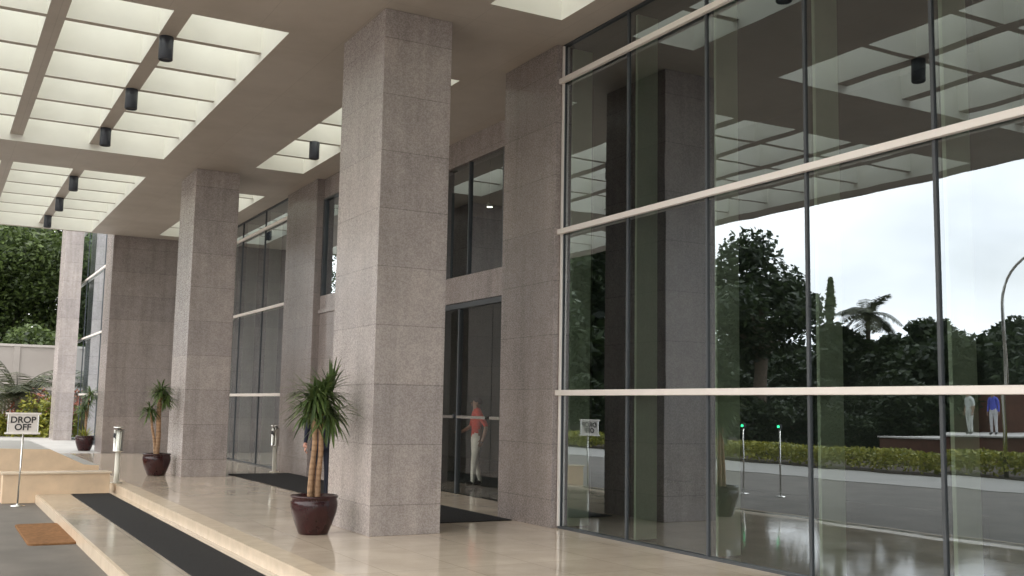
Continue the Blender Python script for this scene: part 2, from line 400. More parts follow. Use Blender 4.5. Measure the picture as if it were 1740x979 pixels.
# ------------------------------------------------------------------ glazing
HT=[0,1.81,4.03,6.18,6.70]
def curtain(x,ms,lab,zs=HT,fins=True,out=.06,name='glass_wall'):
    t=thing(name,(x,ms[0],0),0,lab,'glass wall')
    y_a,y_b=ms[0],ms[-1]
    def P(mb,nm,mat,bev=0): return mb.build(nm,mat,t,bev,loc=(-x,-ms[0],0))
    for i in range(len(ms)-1):
        for j in range(len(zs)-1):
            q=MB(); ya,yb=ms[i]+.012,ms[i+1]-.012; za,zb=zs[j]+.01,zs[j+1]-.01
            dx=random.uniform(-.002,.002); d2=random.uniform(-.0015,.0015)
            q.add([(x+dx,yb,za),(x+d2,ya,za),(x-dx,ya,zb),(x-d2,yb,zb)],[(0,1,2,3)]); P(q,'pane',M['glass'])
    for y in ms:
        q=MB(); q.box(x-.02,x+.05,y-.017,y+.017,0,zs[-1]); P(q,'mullion',M['dark'],.003)
        if fins:
            q=MB(); q.box(x+.12,x+.44,y-.02,y+.02,.02,zs[-1]-.02); P(q,'fin',M['fin'])
    for z in zs[1:-1]:
        q=MB(); q.box(x-.029-out,x-.029,y_a-.05,y_b+.05,z-.037,z+.037); P(q,'transom',M['alu'],.006)
    q=MB(); q.box(x-.04,x+.05,y_a,y_b,-.002,.03); q.box(x-.04,x+.05,y_a,y_b,zs[-1]-.01,zs[-1]+.005); P(q,'sill',M['dark'])
    q=MB(); q.box(x-.05,x-.022,y_b-.02,y_b+.01 if x>7 else y_b,.031,zs[-1]-.012); P(q,'edge_trim',M['alu'] if x>7 else M['dark'])
    return t
ms=[12.20-1.537*k for k in range(0,15)][::-1]
curtain(G,ms,'large tinted glass wall on the right with three silver transoms')
curtain(G,[24.95+2.2875*k for k in range(5)],'farther tinted glass wall between the second column and the pier')
curtain(5.34,[35.62+4.8*k for k in range(5)],'tinted glass wall beyond the granite end wall',[0,1.81,4.03,6.4,8.6,10.8],fins=False)

# entrance recess at X=8.65
ent=thing('entrance',(8.65,17,0),0,'recessed glass entrance doors with a high window above','entrance')
def EP(mb,nm,mat,bev=0,par=None): return mb.build(nm,mat,par or ent,bev,loc=(-8.65,-17,0))
for z0_,z1_ in ((3.55,4.05),(6.22,6.71)):
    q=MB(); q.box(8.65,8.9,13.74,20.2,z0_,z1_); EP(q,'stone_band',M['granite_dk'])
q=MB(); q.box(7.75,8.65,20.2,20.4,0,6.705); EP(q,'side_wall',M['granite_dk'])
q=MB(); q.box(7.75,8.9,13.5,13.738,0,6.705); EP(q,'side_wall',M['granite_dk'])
ed=[13.76,14.9,16.03,17.39,18.6,20.18]
for i in range(5):
    q=MB(); q.add([(8.70,ed[i+1],4.07),(8.70,ed[i],4.07),(8.70,ed[i],6.2),(8.70,ed[i+1],6.2)],[(0,1,2,3)]); EP(q,'window_pane',M['glass'])
for y in ed:
    q=MB(); q.box(8.66,8.74,y-.02,y+.02,4.055,6.215); EP(q,'window_frame',M['dark'])
de=[13.8,15.1,16.4,17.7,19.0,20.16]
for y in (13.76,15.1,17.7,20.18):
    q=MB(); q.box(8.66,8.76,y-.025,y+.025,0.01,3.43); EP(q,'door_frame',M['dark'])
q=MB(); q.box(8.66,8.76,13.74,20.2,3.44,3.54); EP(q,'door_frame',M['dark'])
for i in range(5):
    q=MB(); q.add([(8.70,de[i+1]-.01,.02),(8.70,de[i]+.01,.02),(8.70,de[i]+.01,3.43),(8.70,de[i+1]-.01,3.43)],[(0,1,2,3)]); d=EP(q,'door_pane',M['doorglass'])
    h=MB(); h.box(8.62,8.655,de[i]+.08,de[i+1]-.08,1.385,1.435); h.build('push_bar',M['steel'],d)
    if i==3:
        h=MB(); h.lathe([(0,0),(.05,0),(.05,.02),(0,.02)],16,(0,0,0)); k=h.build('lock',M['black'],d); k.rotation_euler=(0,radians(-90),0); k.location=(8.66,de[i]+.1,1.42)
# facade strip between the recess and the pier: stone below, window above
st_=thing('facade_wall',(7.7,21.4,0),0,'granite wall panel with a high window left of the entrance','wall')
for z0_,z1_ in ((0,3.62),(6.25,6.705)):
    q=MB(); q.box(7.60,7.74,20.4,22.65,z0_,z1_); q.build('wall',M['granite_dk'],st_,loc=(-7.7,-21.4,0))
q=MB(); q.box(7.55,7.74,20.4,22.65,3.62,3.70); q.box(7.59,7.74,20.4,22.65,3.70,4.02); q.build('window_sill',M['granite'],st_,.004,loc=(-7.7,-21.4,0))
for y0_,y1_,z0_,z1_ in ((20.4,20.45,4.02,6.2),(22.55,22.648,4.02,6.2),(20.4,22.648,6.201,6.249),(21.48,21.52,4.02,6.2)):
    q=MB(); q.box(7.59,7.69,y0_,y1_,z0_,z1_); q.build('window_frame',M['dark'],st_,loc=(-7.7,-21.4,0))
q=MB(); q.add([(7.64,22.55,4.02),(7.64,20.45,4.02),(7.64,20.45,6.2),(7.64,22.55,6.2)],[(0,1,2,3)]); q.build('window_pane',M['glass'],st_,loc=(-7.7,-21.4,0))

# ------------------------------------------------------------------ interior and building above
q=MB(); q.box(8.66,18,-24,55,-.336,-.004); q.box(7.71,8.66,-24,13.5,-.336,-.004); q.box(7.71,8.66,20.4,34.1,-.336,-.004); tag(q.build('lobby_floor',M['intfloor']),kind='structure')
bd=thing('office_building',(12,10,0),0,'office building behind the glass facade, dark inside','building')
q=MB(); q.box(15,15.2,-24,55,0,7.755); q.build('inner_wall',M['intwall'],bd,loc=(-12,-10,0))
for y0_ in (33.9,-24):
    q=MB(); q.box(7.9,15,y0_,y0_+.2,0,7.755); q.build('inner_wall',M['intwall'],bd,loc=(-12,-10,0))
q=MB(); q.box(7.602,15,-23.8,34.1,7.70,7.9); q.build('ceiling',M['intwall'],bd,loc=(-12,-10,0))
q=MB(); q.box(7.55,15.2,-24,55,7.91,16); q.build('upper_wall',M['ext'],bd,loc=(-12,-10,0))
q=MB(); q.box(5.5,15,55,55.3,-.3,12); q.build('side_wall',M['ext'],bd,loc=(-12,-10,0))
for (x,y) in ((10.9,2),(10.9,7.6),(10.9,28.8)):
    q=MB(); q.box(-.3,.3,-.3,.3,0,6.71); o=q.build('inner_column',M['intwall'],bd,loc=(x-12,y-10,0))
dl=thing('downlight',(9.9,18.9,5.72),0,'small lit downlight glowing behind the window above the doors','light')
q=MB(); q.lathe([(0,0),(.07,0),(.07,.1),(0,.1)],20); q.build('housing',M['steel'],dl)
q=MB(); q.lathe([(0,-.004),(.055,-.004),(.055,-.001)],20); q.build('lens',M['warm'],dl)
q=MB(); q.tube([(0,0,.1),(0,0,1.0)],.008); q.build('cord',M['black'],dl)
ch=thing('armchair',(9.15,32.2,-.004),radians(-110),'dark rounded armchair standing inside behind the far glass wall','armchair')
q=MB()
vs=[];fs=[];n=14
for i in range(n+1):
    a=radians(-20+220*i/n)
    for (rr,zz) in ((.36,.05),(.38,.75),(.33,.84),(.28,.75),(.28,.42)): vs.append((rr*cos(a),rr*sin(a),zz*(1.0 if 2<i<n-2 else .88)))
for i in range(n):
    for j in range(4): fs.append((i*5+j,(i+1)*5+j,(i+1)*5+j+1,i*5+j+1))
q.add(vs,fs,0,True); q.build('backrest',M['black'],ch)
q=MB(); q.lathe([(0,.2),(.27,.2),(.29,.3),(.29,.42),(.25,.46),(0,.46)],24); q.build('seat',M['black'],ch)
for a in (45,135,225,315):
    q=MB(); q.tube([(.22*cos(radians(a)),.22*sin(radians(a)),.2),(.26*cos(radians(a)),.26*sin(radians(a)),0)],[.02,.013]); q.build('leg',M['steel'],ch)

# ------------------------------------------------------------------ potted dracaenas
def strap(mb,base,dirv,ln,w,droop,mi=0):
    side=Vector((-dirv.y,dirv.x,0)); side=side.normalized() if side.length>1e-3 else Vector((1,0,0))
    n=5; p=Vector(base); d=Vector(dirv).normalized(); vs=[]
    for i in range(n+1):
        t=i/n; ww=w*(.55+1.2*t)*(1-t)**.6 if t>0 else w*.5
        if i==n: ww=.001
        up=d.cross(side).normalized()
        vs+= [p-side*ww+up*ww*.25,p-up*0,p+side*ww+up*ww*.25]
        p=p+d*(ln/n); d=(d+Vector((0,0,-droop/n))).normalized()
    fs=[]
    for i in range(n):
        a=i*3; fs+=[(a,a+1,a+4,a+3),(a+1,a+2,a+5,a+4)]
    mb.add(vs,fs,mi,True)
def make_plant(loc,seed,heads,canes,label,pr=.29,ph=.475,low=0,llow=None):
    rd=random.Random(seed)
    t=thing('potted_plant',loc,rd.uniform(0,6),label,'potted plant','potted plants along the platform')
    q=MB(); k=pr/.29
    q.lathe([(0,0),(.175*k,0),(.185*k,.02),(.225*k,.12),(.268*k,.25),(.285*k,.34),(.283*k,.40),(.268*k,.43),(.285*k,.445),(.29*k,ph-.012),(.278*k,ph),(.258*k,ph-.008),(.25*k,ph-.06),(.2,ph-.07)],48)
    pot=q.build('pot',M['pot'],t)
    q=MB(); q.lathe([(.25*k,ph-.055),(.1,ph-.05),(0,ph-.048)],24); q.build('soil',M['soil'],pot)
    t.rotation_euler=(0,0,0)
    for (x0,y0,x1,y1,z1,r0) in canes:
        q=MB(); n=14; pts=[];rs=[]
        for i in range(n+1):
            s=i/n; pts.append((x0+(x1-x0)*s+.008*sin(9*s+seed),y0+(y1-y0)*s,ph-.08+(z1-ph+.08)*s)); rs.append(r0*(1-.15*s)*(1+.05*((i*7)%3-1)))
        q.tube(pts,rs,12); q.build('cane',M['cane'],t)
    for (x,y,z,nl,ln,elo,ehi) in heads:
        q=MB()
        for i in range(nl):
            az=rd.uniform(0,2*pi); el=radians(rd.uniform(elo,ehi)); zz=z+rd.uniform(-.10,.08)
            d=Vector((cos(az)*cos(el),sin(az)*cos(el),sin(el)))
            strap(q,(x+.03*cos(az),y+.03*sin(az),zz),d,ln*rd.uniform(.65,1.08),.021,rd.uniform(.35,1.5))
        q.build('foliage',M['dleaf'],t)
    for i in range(low):
        pass
    if llow:
        q=MB()
        for i in range(llow):
            az=rd.uniform(0,2*pi); el=radians(rd.uniform(25,85)); rr=rd.uniform(0,.15)
            strap(q,(rr*cos(az),rr*sin(az),ph-.05),Vector((cos(az)*cos(el),sin(az)*cos(el),sin(el))),rd.uniform(.25,.45),.016,.8)
        q.build('undergrowth',M['yleaf'],t)
    return t
make_plant((4.30,12.75,.001),3,[(-.04,0,1.70,120,.44,-50,60),(-.08,.04,1.56,60,.42,-60,40),(.13,-.03,1.50,70,.46,-70,30),(.10,.02,1.74,110,.40,-40,70),(.16,0,1.80,14,.34,60,88)],
  [(-.06,0,-.01,.0,1.66,.036),(.035,-.02,.05,-.02,1.55,.036),(0,.06,-.03,.05,1.6,.03)],'tall dracaena in a glazed maroon pot, nearest one beside the biggest column',.295)
make_plant((4.44,23.8,.001),5,[(.02,0,1.82,120,.38,-35,60),(-.2,-.02,1.42,80,.34,-50,45),(.12,.05,1.66,70,.36,-40,50)],
  [(0,0,0,0,1.8,.055),(-.03,.0,-.18,.0,1.42,.03)],'dracaena in a maroon pot with a two-tier crown, second from the camera',.30)
make_plant((4.45,35.8,.001),8,[(.10,0,1.80,100,.38,-40,60),(-.08,0,1.3,80,.38,-50,50),(.08,.02,1.55,50,.34,-40,50)],
  [(0,0,.06,0,1.85,.03),(.03,0,-.04,0,1.4,.03)],'smallest-looking potted dracaena with yellow undergrowth, by the far end wall',.29,llow=40)

# ------------------------------------------------------------------ ash bins
def make_bin():
    t=thing('ash_bin',(0,0,0),0,'x','bin','steel ash bins on the platform')
    q=MB(); q.lathe([(0,0),(.11,0),(.11,.012),(.05,.02),(.048,.60),(0,.60)],28); q.build('post',M['postw'],t)
    q=MB(); q.lathe([(0,.60),(.098,.60),(.102,.61),(.102,.625),(.094,.63),(.094,1.03),(.05,1.03)],32); bdy=q.build('body',M['steel'],t)
    q=MB(); q.box(-.097,-.02,-.06,.06,.88,.96); q.build('opening',M['black'],bdy)
    q=MB(); q.lathe([(0,1.06),(.11,1.06),(.112,1.07),(.11,1.085),(0,1.087)],32); q.build('lid',M['steel'],t)
    q=MB(); q.lathe([(.04,1.03),(.04,1.06)],16); q.build('neck',M['black'],t)
    return t
bn=make_bin(); bn.location=(3.34,21.86,.001); bn['label']='steel ash bin on a cream post at the end of the step'
copy_tree(bn,(7.12,23.95,.014),label='steel ash bin standing at the granite pier beside the far glass wall')
bpy.data.objects['ash_bin.001'].location=(7.22,24.4,.001)

# ------------------------------------------------------------------ drop off sign
sg=thing('drop_off_sign',(1.53,20.75,-.3),radians(-4),'small white DROP OFF sign on a thin pole beside the low wall','sign')
q=MB(); q.tube([(0,0,0),(.015,0,1.27)],.016,10); q.build('pole',M['steel'],sg)
q=MB(); q.lathe([(0,0),(.12,0),(.12,.012),(.02,.03),(.018,.05)],24); q.build('base',M['steel'],sg)
q=MB(); q.box(-.235,.235,-.045,-.025,1.29,1.62); bo=q.build('board',M['sign'],sg,.003)
for z in (1.27,1.62):
    q=MB(); q.box(-.29,.29,-.06,-.01,z,z+.032); q.build('rail',M['signw'],sg,.004)
for x in (-.255,.235):
    q=MB(); q.box(x,x+.02,-.05,-.02,1.302,1.62); q.build('side_frame',M['steel'],sg)
dg=bpy.context.evaluated_depsgraph_get
for txt,z in (('DROP',1.475),('OFF',1.345)):
    cu=bpy.data.curves.new('lettering','FONT'); cu.body=txt; cu.size=.155; cu.align_x='CENTER'; cu.extrude=.003; cu.offset=.0035
    to=bpy.data.objects.new('lettering_curve',cu); COL.objects.link(to)
    dgr=bpy.context.evaluated_depsgraph_get(); me=bpy.data.meshes.new_from_object(to.evaluated_get(dgr)); bpy.data.objects.remove(to)
    me.materials.clear(); me.materials.append(M['ink'])
    o=bpy.data.objects.new('lettering',me); COL.objects.link(o); o.parent=bo; o.location=(0,-.049,z); o.rotation_euler=(radians(90),0,0)

# ------------------------------------------------------------------ people
def person(loc,rz,label,cols,J=None,hair=True,sc=1,shade=0):
    """cols: skin, top, trousers, shoes, hair, sleeves('long'/'short')"""
    P={'pel':(0,0,.95),'wai':(0,0,1.10),'che':(0,.0,1.30),'nkb':(0,0,1.455),'nk':(0,.008,1.51),'hd':(0,.015,1.60),'tp':(0,.01,1.69)}
    for s,n in ((-1,'l'),(1,'r')):
        P['sh'+n]=(.175*s,0,1.40); P['el'+n]=(.235*s,-.03,1.13); P['wr'+n]=(.25*s,.03,.90); P['ha'+n]=(.255*s,.045,.83)
        P['hp'+n]=(.095*s,0,.90); P['kn'+n]=(.10*s,.02,.50); P['an'+n]=(.10*s,-.02,.085); P['to'+n]=(.115*s,.13,.04)
    if J: P.update(J)
    Rr={'pel':(.155,.11),'wai':(.145,.10),'che':(.165,.11),'nkb':(.075,.07),'nk':(.058,.06),'hd':(.078,.095),'tp':(.05,.06)}
    for n in 'lr': Rr.update({'sh'+n:(.068,.068),'el'+n:(.047,.047),'wr'+n:(.031,.031),'ha'+n:(.024,.042),'hp'+n:(.10,.10),'kn'+n:(.066,.066),'an'+n:(.046,.046),'to'+n:(.045,.032)})
    E_=[('pel','wai'),('wai','che'),('che','nkb'),('nkb','nk'),('nk','hd'),('hd','tp')]
    for n in 'lr': E_+=[('nkb','sh'+n),('sh'+n,'el'+n),('el'+n,'wr'+n),('wr'+n,'ha'+n),('pel','hp'+n),('hp'+n,'kn'+n),('kn'+n,'an'+n),('an'+n,'to'+n)]
    keys=list(P); me=bpy.data.meshes.new('body'); me.from_pydata([P[k] for k in keys],[(keys.index(a),keys.index(b)) for a,b in E_],[])
    o=bpy.data.objects.new('tmp',me); COL.objects.link(o)
    sk=o.modifiers.new('Skin','SKIN'); sk.use_smooth_shade=True
    for i,k in enumerate(keys):
        me.skin_vertices[0].data[i].radius=Rr[k]; me.skin_vertices[0].data[i].use_root=(k=='pel')
    su=o.modifiers.new('Sub','SUBSURF'); su.levels=2; su.render_levels=2
    dgr=bpy.context.evaluated_depsgraph_get(); bm_=bpy.data.meshes.new_from_object(o.evaluated_get(dgr)); bpy.data.objects.remove(o)
    mb=MB(); mb.v=[tuple(v.co) for v in bm_.vertices]
    segs=[]
    part={'hd':0,'tp':0,'nk':0}
    for a,b in E_:
        if b in('nk','hd','tp'): m_i=0
        elif b[:2]=='ha': m_i=0
        elif b[:2]=='wr': m_i=0 if cols['sleeve']=='short' else 1
        elif b[:2] in('kn','an','hp'): m_i=2
        elif b[:2]=='to': m_i=3
        else: m_i=1
        segs.append((Vector(P[a]),Vector(P[b]),m_i))
    for f in bm_.polygons:
        c=f.center; best=9;bi=1
        for a,b,mi in segs:
            ab=b-a; t=max(0,min(1,(c-a).dot(ab)/ab.dot(ab))); d=(c-(a+ab*t)).length
            if d<best-1e-5: best=d; bi=mi
        if bi==1 and c.z<.93 and abs(c.x)<.19: bi=2
        mb.f.append(list(f.vertices)); mb.m.append(bi); mb.sm.append(True)
    # fingers, thumb
    for n,s in (('l',-1),('r',1)):
        wr,ha=Vector(P['wr'+n]),Vector(P['ha'+n]); d=(ha-wr).normalized(); fw=Vector((0,1,0)); fw=(fw-d*fw.dot(d)).normalized()
        inn=d.cross(fw)*(1 if d.cross(fw).x*s<0 else -1)
        for k,(off,ln) in enumerate(((-.03,.062),(-.010,.078),(.010,.084),(.030,.076))):
            b0=ha+fw*off+d*.012
            mb.tube([b0,b0+d*ln*.5+inn*.004,b0+d*ln*.82+inn*.018,b0+d*ln+inn*.034],[.0095,.0092,.0085,.006],8,0)
        b0=ha+fw*.03-d*.03
        mb.tube([b0,b0+fw*.025+d*.03+inn*.01,b0+fw*.03+d*.062+inn*.02],[.012,.011,.007],8,0)
    hd=Vector(P['hd'])
    mb.tube([hd+Vector((0,.085,.02)),hd+Vector((0,.108,-.012)),hd+Vector((0,.09,-.02))],[.008,.015,.011],8,0)
    for s in (-1,1):
        mb.ball(hd+Vector((s*.08,.0,0)),(.012,.02,.03),6,0)
        mb.ball(hd+Vector((s*.031,.085,.018)),(.012,.008,.006),6,4)
    mb.ball(hd+Vector((0,.088,-.045)),(.022,.008,.006),6,5)
    t=thing('person',loc,rz,label,'person')
    t.scale=(sc,)*3
    ms_=[simple('skin',cols['skin'],.5,var=.06),simple('top_cloth',cols['top'],.85,var=.12,scale=8,bump=.4,bscale=30),simple('trouser_cloth',cols['trousers'],.85,var=.12,scale=8,bump=.4,bscale=30),
         simple('shoe_leather',cols['shoes'],.4,var=.1),M['ink'],simple('lips',(.3,.09,.08),.5)]
    mb.build('body',ms_,t)
    h=MB(); vs=[];fs=[];n=12
    c=hd+Vector((0,-.014,.018))
    for j in range(n+1):
        for i in range(2*n):
            th=pi*.62*j/n; a=pi*i/n
            front=max(0,sin(a)); r_=1-.0*front
            th2=th*(1-.42*front)
            vs.append((c.x+.089*sin(th2)*cos(a),c.y+.103*sin(th2)*sin(a),c.z+.100*cos(th2)))
    for j in range(n):
        for i in range(2*n):
            k=(i+1)%(2*n); fs.append((j*2*n+i,(j+1)*2*n+i,(j+1)*2*n+k,j*2*n+k))
    h.add(vs,fs,0,True); h.build('hair',simple('hair_col',cols['hair'],.6,var=.2,scale=30),t)
    if cols.get('jacket'):
        q=MB(); # jacket skirt flaring over the hips
        prof=[(.150,1.12),(.162,1.0),(.176,.88),(.182,.80),(.172,.80),(.150,.95)]
        vs=[];fs=[];n=24
        for r_,z in prof:
            for i in range(n):
                a=2*pi*i/n; vs.append((r_*1.08*cos(a),r_*.82*sin(a),z))
        for j in range(len(prof)-1):
            for i in range(n):
                k=(i+1)%n; fs.append((j*n+i,j*n+k,(j+1)*n+k,(j+1)*n+i))
        q.add(vs,fs,0,True); q.build('jacket_hem',ms_[1],t)
    return t
person((5.80,16.9,.014),radians(172),'person in a dark navy suit standing behind the nearest potted plant',
  dict(skin=(.52,.26,.19),top=(.012,.014,.03),trousers=(.012,.014,.026),shoes=(.01,.01,.01),hair=(.015,.012,.01),sleeve='long',jacket=True),
  J={'elr':(.25,-.03,1.14),'wrr':(.285,.05,.92),'har':(.29,.075,.85),'ell':(-.24,-.03,1.13)},sc=1.02)
person((9.75,18.98,-.004),radians(75),'person in an orange-red shirt and white trousers walking inside the glass doors',
  dict(skin=(.30,.17,.11),top=(.60,.06,.035),trousers=(.74,.70,.62),shoes=(.03,.025,.02),hair=(.012,.01,.01),sleeve='short'),
  J={'knl':(-.10,.06,.51),'anl':(-.09,.08,.09),'tol':(-.09,.23,.045),'knr':(.10,.0,.50),'anr':(.10,-.12,.10),'tor':(.10,.02,.045),'ell':(-.23,-.14,1.16),'wrl':(-.23,-.08,.93),'hal':(-.23,-.05,.86),'elr':(.23,.06,1.15),'wrr':(.2,.24,1.05),'har':(.19,.30,1.03)},sc=1.05)
person((-21.3,27.9,.78),radians(-70),'person in a pale top on the far terrace, seen mirrored in the glass',
  dict(skin=(.3,.18,.12),top=(.6,.65,.62),trousers=(.5,.52,.5),shoes=(.03,.03,.03),hair=(.02,.02,.02),sleeve='short'))
person((-21.3,26.8,.78),radians(-95),'person in a blue top on the far terrace, seen mirrored in the glass',
  dict(skin=(.3,.18,.12),top=(.10,.12,.6),trousers=(.62,.62,.64),shoes=(.03,.03,.03),hair=(.02,.02,.02),sleeve='long'))

# ------------------------------------------------------------------ vegetation
def crown_mesh(seed,R,H,n,leaf,blobs=16,name='crown'):
    rd=random.Random(seed); mb=MB(); cs=[]
    for i in range(blobs):
        a=rd.uniform(0,2*pi); u=rd.uniform(-1,1); rr=rd.uniform(.25,.85)
        q=math.sqrt(max(0,1-u*u)); cs.append((Vector((R*rr*q*cos(a),R*rr*q*sin(a),H*.5*rr*u)),rd.uniform(.24,.42)*R))
    for i in range(n):
        c,r_=cs[rd.randrange(blobs)]
        d=Vector((rd.gauss(0,1),rd.gauss(0,1),rd.gauss(0,1))).normalized(); k=rd.random()**.45
        p=c+Vector((d.x*r_*k,d.y*r_*k,d.z*r_*k*.75))
        l=leaf*rd.uniform(.6,1.3); u=Vector((rd.gauss(0,1),rd.gauss(0,1),rd.gauss(0,.6))).normalized()
        w=u.cross(Vector((rd.gauss(0,1),rd.gauss(0,1),rd.gauss(0,1)))).normalized()
        mb.add([p-u*l,p+w*l*.45,p+u*l,p-w*l*.45],[(0,1,2,3)])
    return mb,cs
def make_tree(name,seed,R,H,zc,n,leaf,mat,label,loc,group,trunk=.3,blobs=16):
    t=thing(name,loc,0,label,'tree',group)
    mb,cs=crown_mesh(seed,R,H,n,leaf,blobs); mb.build('crown',mat,t,loc=(0,0,zc))
    q=MB(); rd=random.Random(seed)
    q.tube([(0,0,-.05),(.05,.03,zc*.35),(-.08,.05,zc*.7),(0,0,zc+H*.2)],[trunk*1.25,trunk,trunk*.75,trunk*.2],12)
    for c,_ in cs[:9]:
        s=Vector((0,0,zc*rd.uniform(.5,.8))); e=c+Vector((0,0,zc)); m1=s.lerp(e,.5)+Vector((0,0,-.1*R))
        q.tube([s,m1,e],[trunk*.45,trunk*.28,.03],7)
    q.build('trunk',M['bark'],t); return t
TG='trees beyond the road'
base=make_tree('broadleaf_tree',11,4.6,7.5,7.0,14000,.19,M['leafd'],'tall dark spreading tree, biggest in the mirrored view',(-21,39.5,-.26),TG,.34,20)
shrubby=make_tree('broadleaf_tree',12,3.2,5.2,3.3,8500,.18,M['leafd'],'round dark tree behind the hedge, left of the palm in the mirror',(-30,46,-.26),TG,.22,14)
spots=[(-30,41.5,1.22,'round dark tree under the palm crown in the mirrored view'),(-29,36.8,1.08,'dark tree right of the palm in the mirrored view'),(-31,33.2,1.22,'dark domed tree behind the red wall'),
 (-30,29.8,1.1,'dark tree behind the red wall, nearest the camera side'),(-27,52,1.3,'broad dark tree behind the big tree'),(-24,62,1.5,'dark tree far along the road'),
 (-22,47.5,1.15,'bushy dark tree just beyond the big tree'),(-30,25,1.15,'dark tree behind the terrace end'),(-24,75,1.6,'farthest dark tree along the road'),(-32,38,1.25,'dark tree in the second row behind the palm')]
for i,(x,y,s_,lab) in enumerate(spots): copy_tree(shrubby,(x,y,-.26),i*1.3,(s_*1.1,s_*1.1,s_*1.1),lab)
low=[(-21.5,34.6,.55,'smallest dark tree at the terrace corner'),(-24,56,2.1,'very broad dark tree left of the big one, mid distance'),(-28,68,2.8,'biggest broad dark tree closing the left of the mirrored view'),(-35,43,1.5,'dark tree filling the skyline behind the palm'),(-34,36.5,1.42,'dark domed tree on the skyline right of the palm'),(-33,47,1.6,'dark tree rising behind the palm trunk'),(-25,33.5,.95,'low dark tree behind the red terrace wall edge'),(-26,37,.9,'low dark tree filling the gap right of the palm trunk'),(-25.5,40.5,.9,'low dark tree in front of the palm trunk'),
 (-25,44,.95,'low dark tree left of the palm trunk'),(-24,48,1.0,'low dark tree behind the hedge beyond the big trunk'),(-19.5,43.6,.8,'low dark bush tree right under the big spreading tree'),(-18.5,50,.95,'low dark tree along the hedge beyond the big tree'),
 (-18,56,1.05,'low dark tree along the hedge, middle distance'),(-18,63,1.15,'low dark tree along the hedge, far'),(-18,71,1.3,'low dark tree along the hedge, farther'),(-20,82,1.8,'large dark tree at the far end of the road'),(-26,96,2.6,'largest far dark tree closing the road view'),(-40,60,2.0,'big dark tree far behind the others'),(-38,48,1.45,'second-row dark tree behind the palm, left'),(-36,30,1.25,'second-row dark tree behind the terrace'),(-19,37.6,.72,'small dark tree right in front of the big trunk')]
for i,(x,y,s_,lab) in enumerate(low): copy_tree(shrubby,(x,y,-.26-1.1*s_),i*2.1,(s_,s_,s_*1.02),lab)
copy_tree(base,(-27,66,-.26),2.6,1.75,'towering dark tree filling the left mirrored panes')
copy_tree(base,(-24,88,-.26),1.0,1.5,'very tall dark tree at the end of the road')
copy_tree(base,(-19,58,-.26),2.0,1.05,'tall dark tree beyond the biggest one along the road')
copy_tree(base,(-17,70,-.26),4.0,1.15,'tall dark tree farthest along the road')
# trees behind the perimeter wall, in direct view
BG='trees behind the perimeter wall'
bt=make_tree('background_tree',21,5.2,15,8.5,26000,.17,M['leaf'],'tall green tree behind the wall, next to the far column',(7.2,72,-.3),BG,.4,26)
for i,(x,y,s_,rz,lab) in enumerate(((1.4,71,1.05,1.2,'tall green tree at the left edge behind the wall'),(-5,73,1.1,2.2,'tall green tree behind the wall, left of the picture edge'),
   (4.5,79,1.25,3.3,'taller dark tree in the back row behind the wall'),(-1,82,1.3,4.4,'tallest tree in the back row, behind the left edge tree'),(11.5,78,1.3,5.1,'tree behind the glass building end'),(2.6,90,1.5,.4,'hindmost dark tree closing the gaps behind the wall'),(-4,92,1.5,2.9,'hindmost dark tree left of the picture edge'))):
    copy_tree(bt,(x,y,-.3),rz,s_,lab)
bt2=make_tree('background_bush',22,3.4,5,3.4,10000,.15,M['leaf'],'low leafy bush tree just behind the perimeter wall',(2.2,64.5,-.3),BG,.2,14)
copy_tree(bt2,(6.2,65,-.3),2.1,1.1,'low bush tree behind the wall near the far column')

def palm(loc,hz,nf,ln,label,trunk=.14,seed=1,name='palm_tree',mat=None,lw=.03,up=(0,75)):
    rd=random.Random(seed); t=thing(name,loc,0,label,'palm')
    q=MB(); 
    if hz>.4: q.tube([(0,0,0),(.1,.05,hz*.5),(0,0,hz)],[trunk*1.3,trunk,trunk*.8],12)
    else: q.lathe([(0,0),(.2,0),(.17,hz),(0,hz)],12)
    q.build('trunk',M['bark'],t)
    q=MB()
    for i in range(nf):
        az=2*pi*i/nf+rd.uniform(-.2,.2); el=radians(rd.uniform(*up)); L_=ln*rd.uniform(.8,1.1)
        p=Vector((0,0,hz)); d=Vector((cos(az)*cos(el),sin(az)*cos(el),sin(el))); side=Vector((-sin(az),cos(az),0)); pts=[p.copy()]; n=18
        for k in range(n):
            p=p+d*(L_/n); d=(d+Vector((0,0,-1.5/n))).normalized(); pts.append(p.copy())
            tt=(k+1)/n; ll=ln*.32*(sin(pi*min(1,tt*.9+.1))**.6+.1)
            for s in (-1,1):
                for h_ in (0,.5):
                    a=p-d*(L_/n)*h_; e=a+side*s*ll*.85+d*ll*.45+Vector((0,0,-ll*rd.uniform(.15,.45)))
                    q.add([a-d*lw*.5,a.lerp(e,.5)-d*lw,e,a.lerp(e,.5)+d*lw,a+d*lw*.5],[(0,1,2,3,4)])
        q.tube(pts,[.025*(1-j/(n+2)) for j in range(n+1)],6)
    q.build('fronds',mat or M['pleaf'],t); return t
palm((-30,40.6,-.26),7.3,18,2.1,'coconut palm rising over the dark trees, mirrored in the glass',.16,3,lw=.03,up=(-15,75))
palm((3.4,50.5,0),1.7,24,2.4,'broad fan of palm fronds before the perimeter wall',.12,5,up=(12,78),lw=.022)
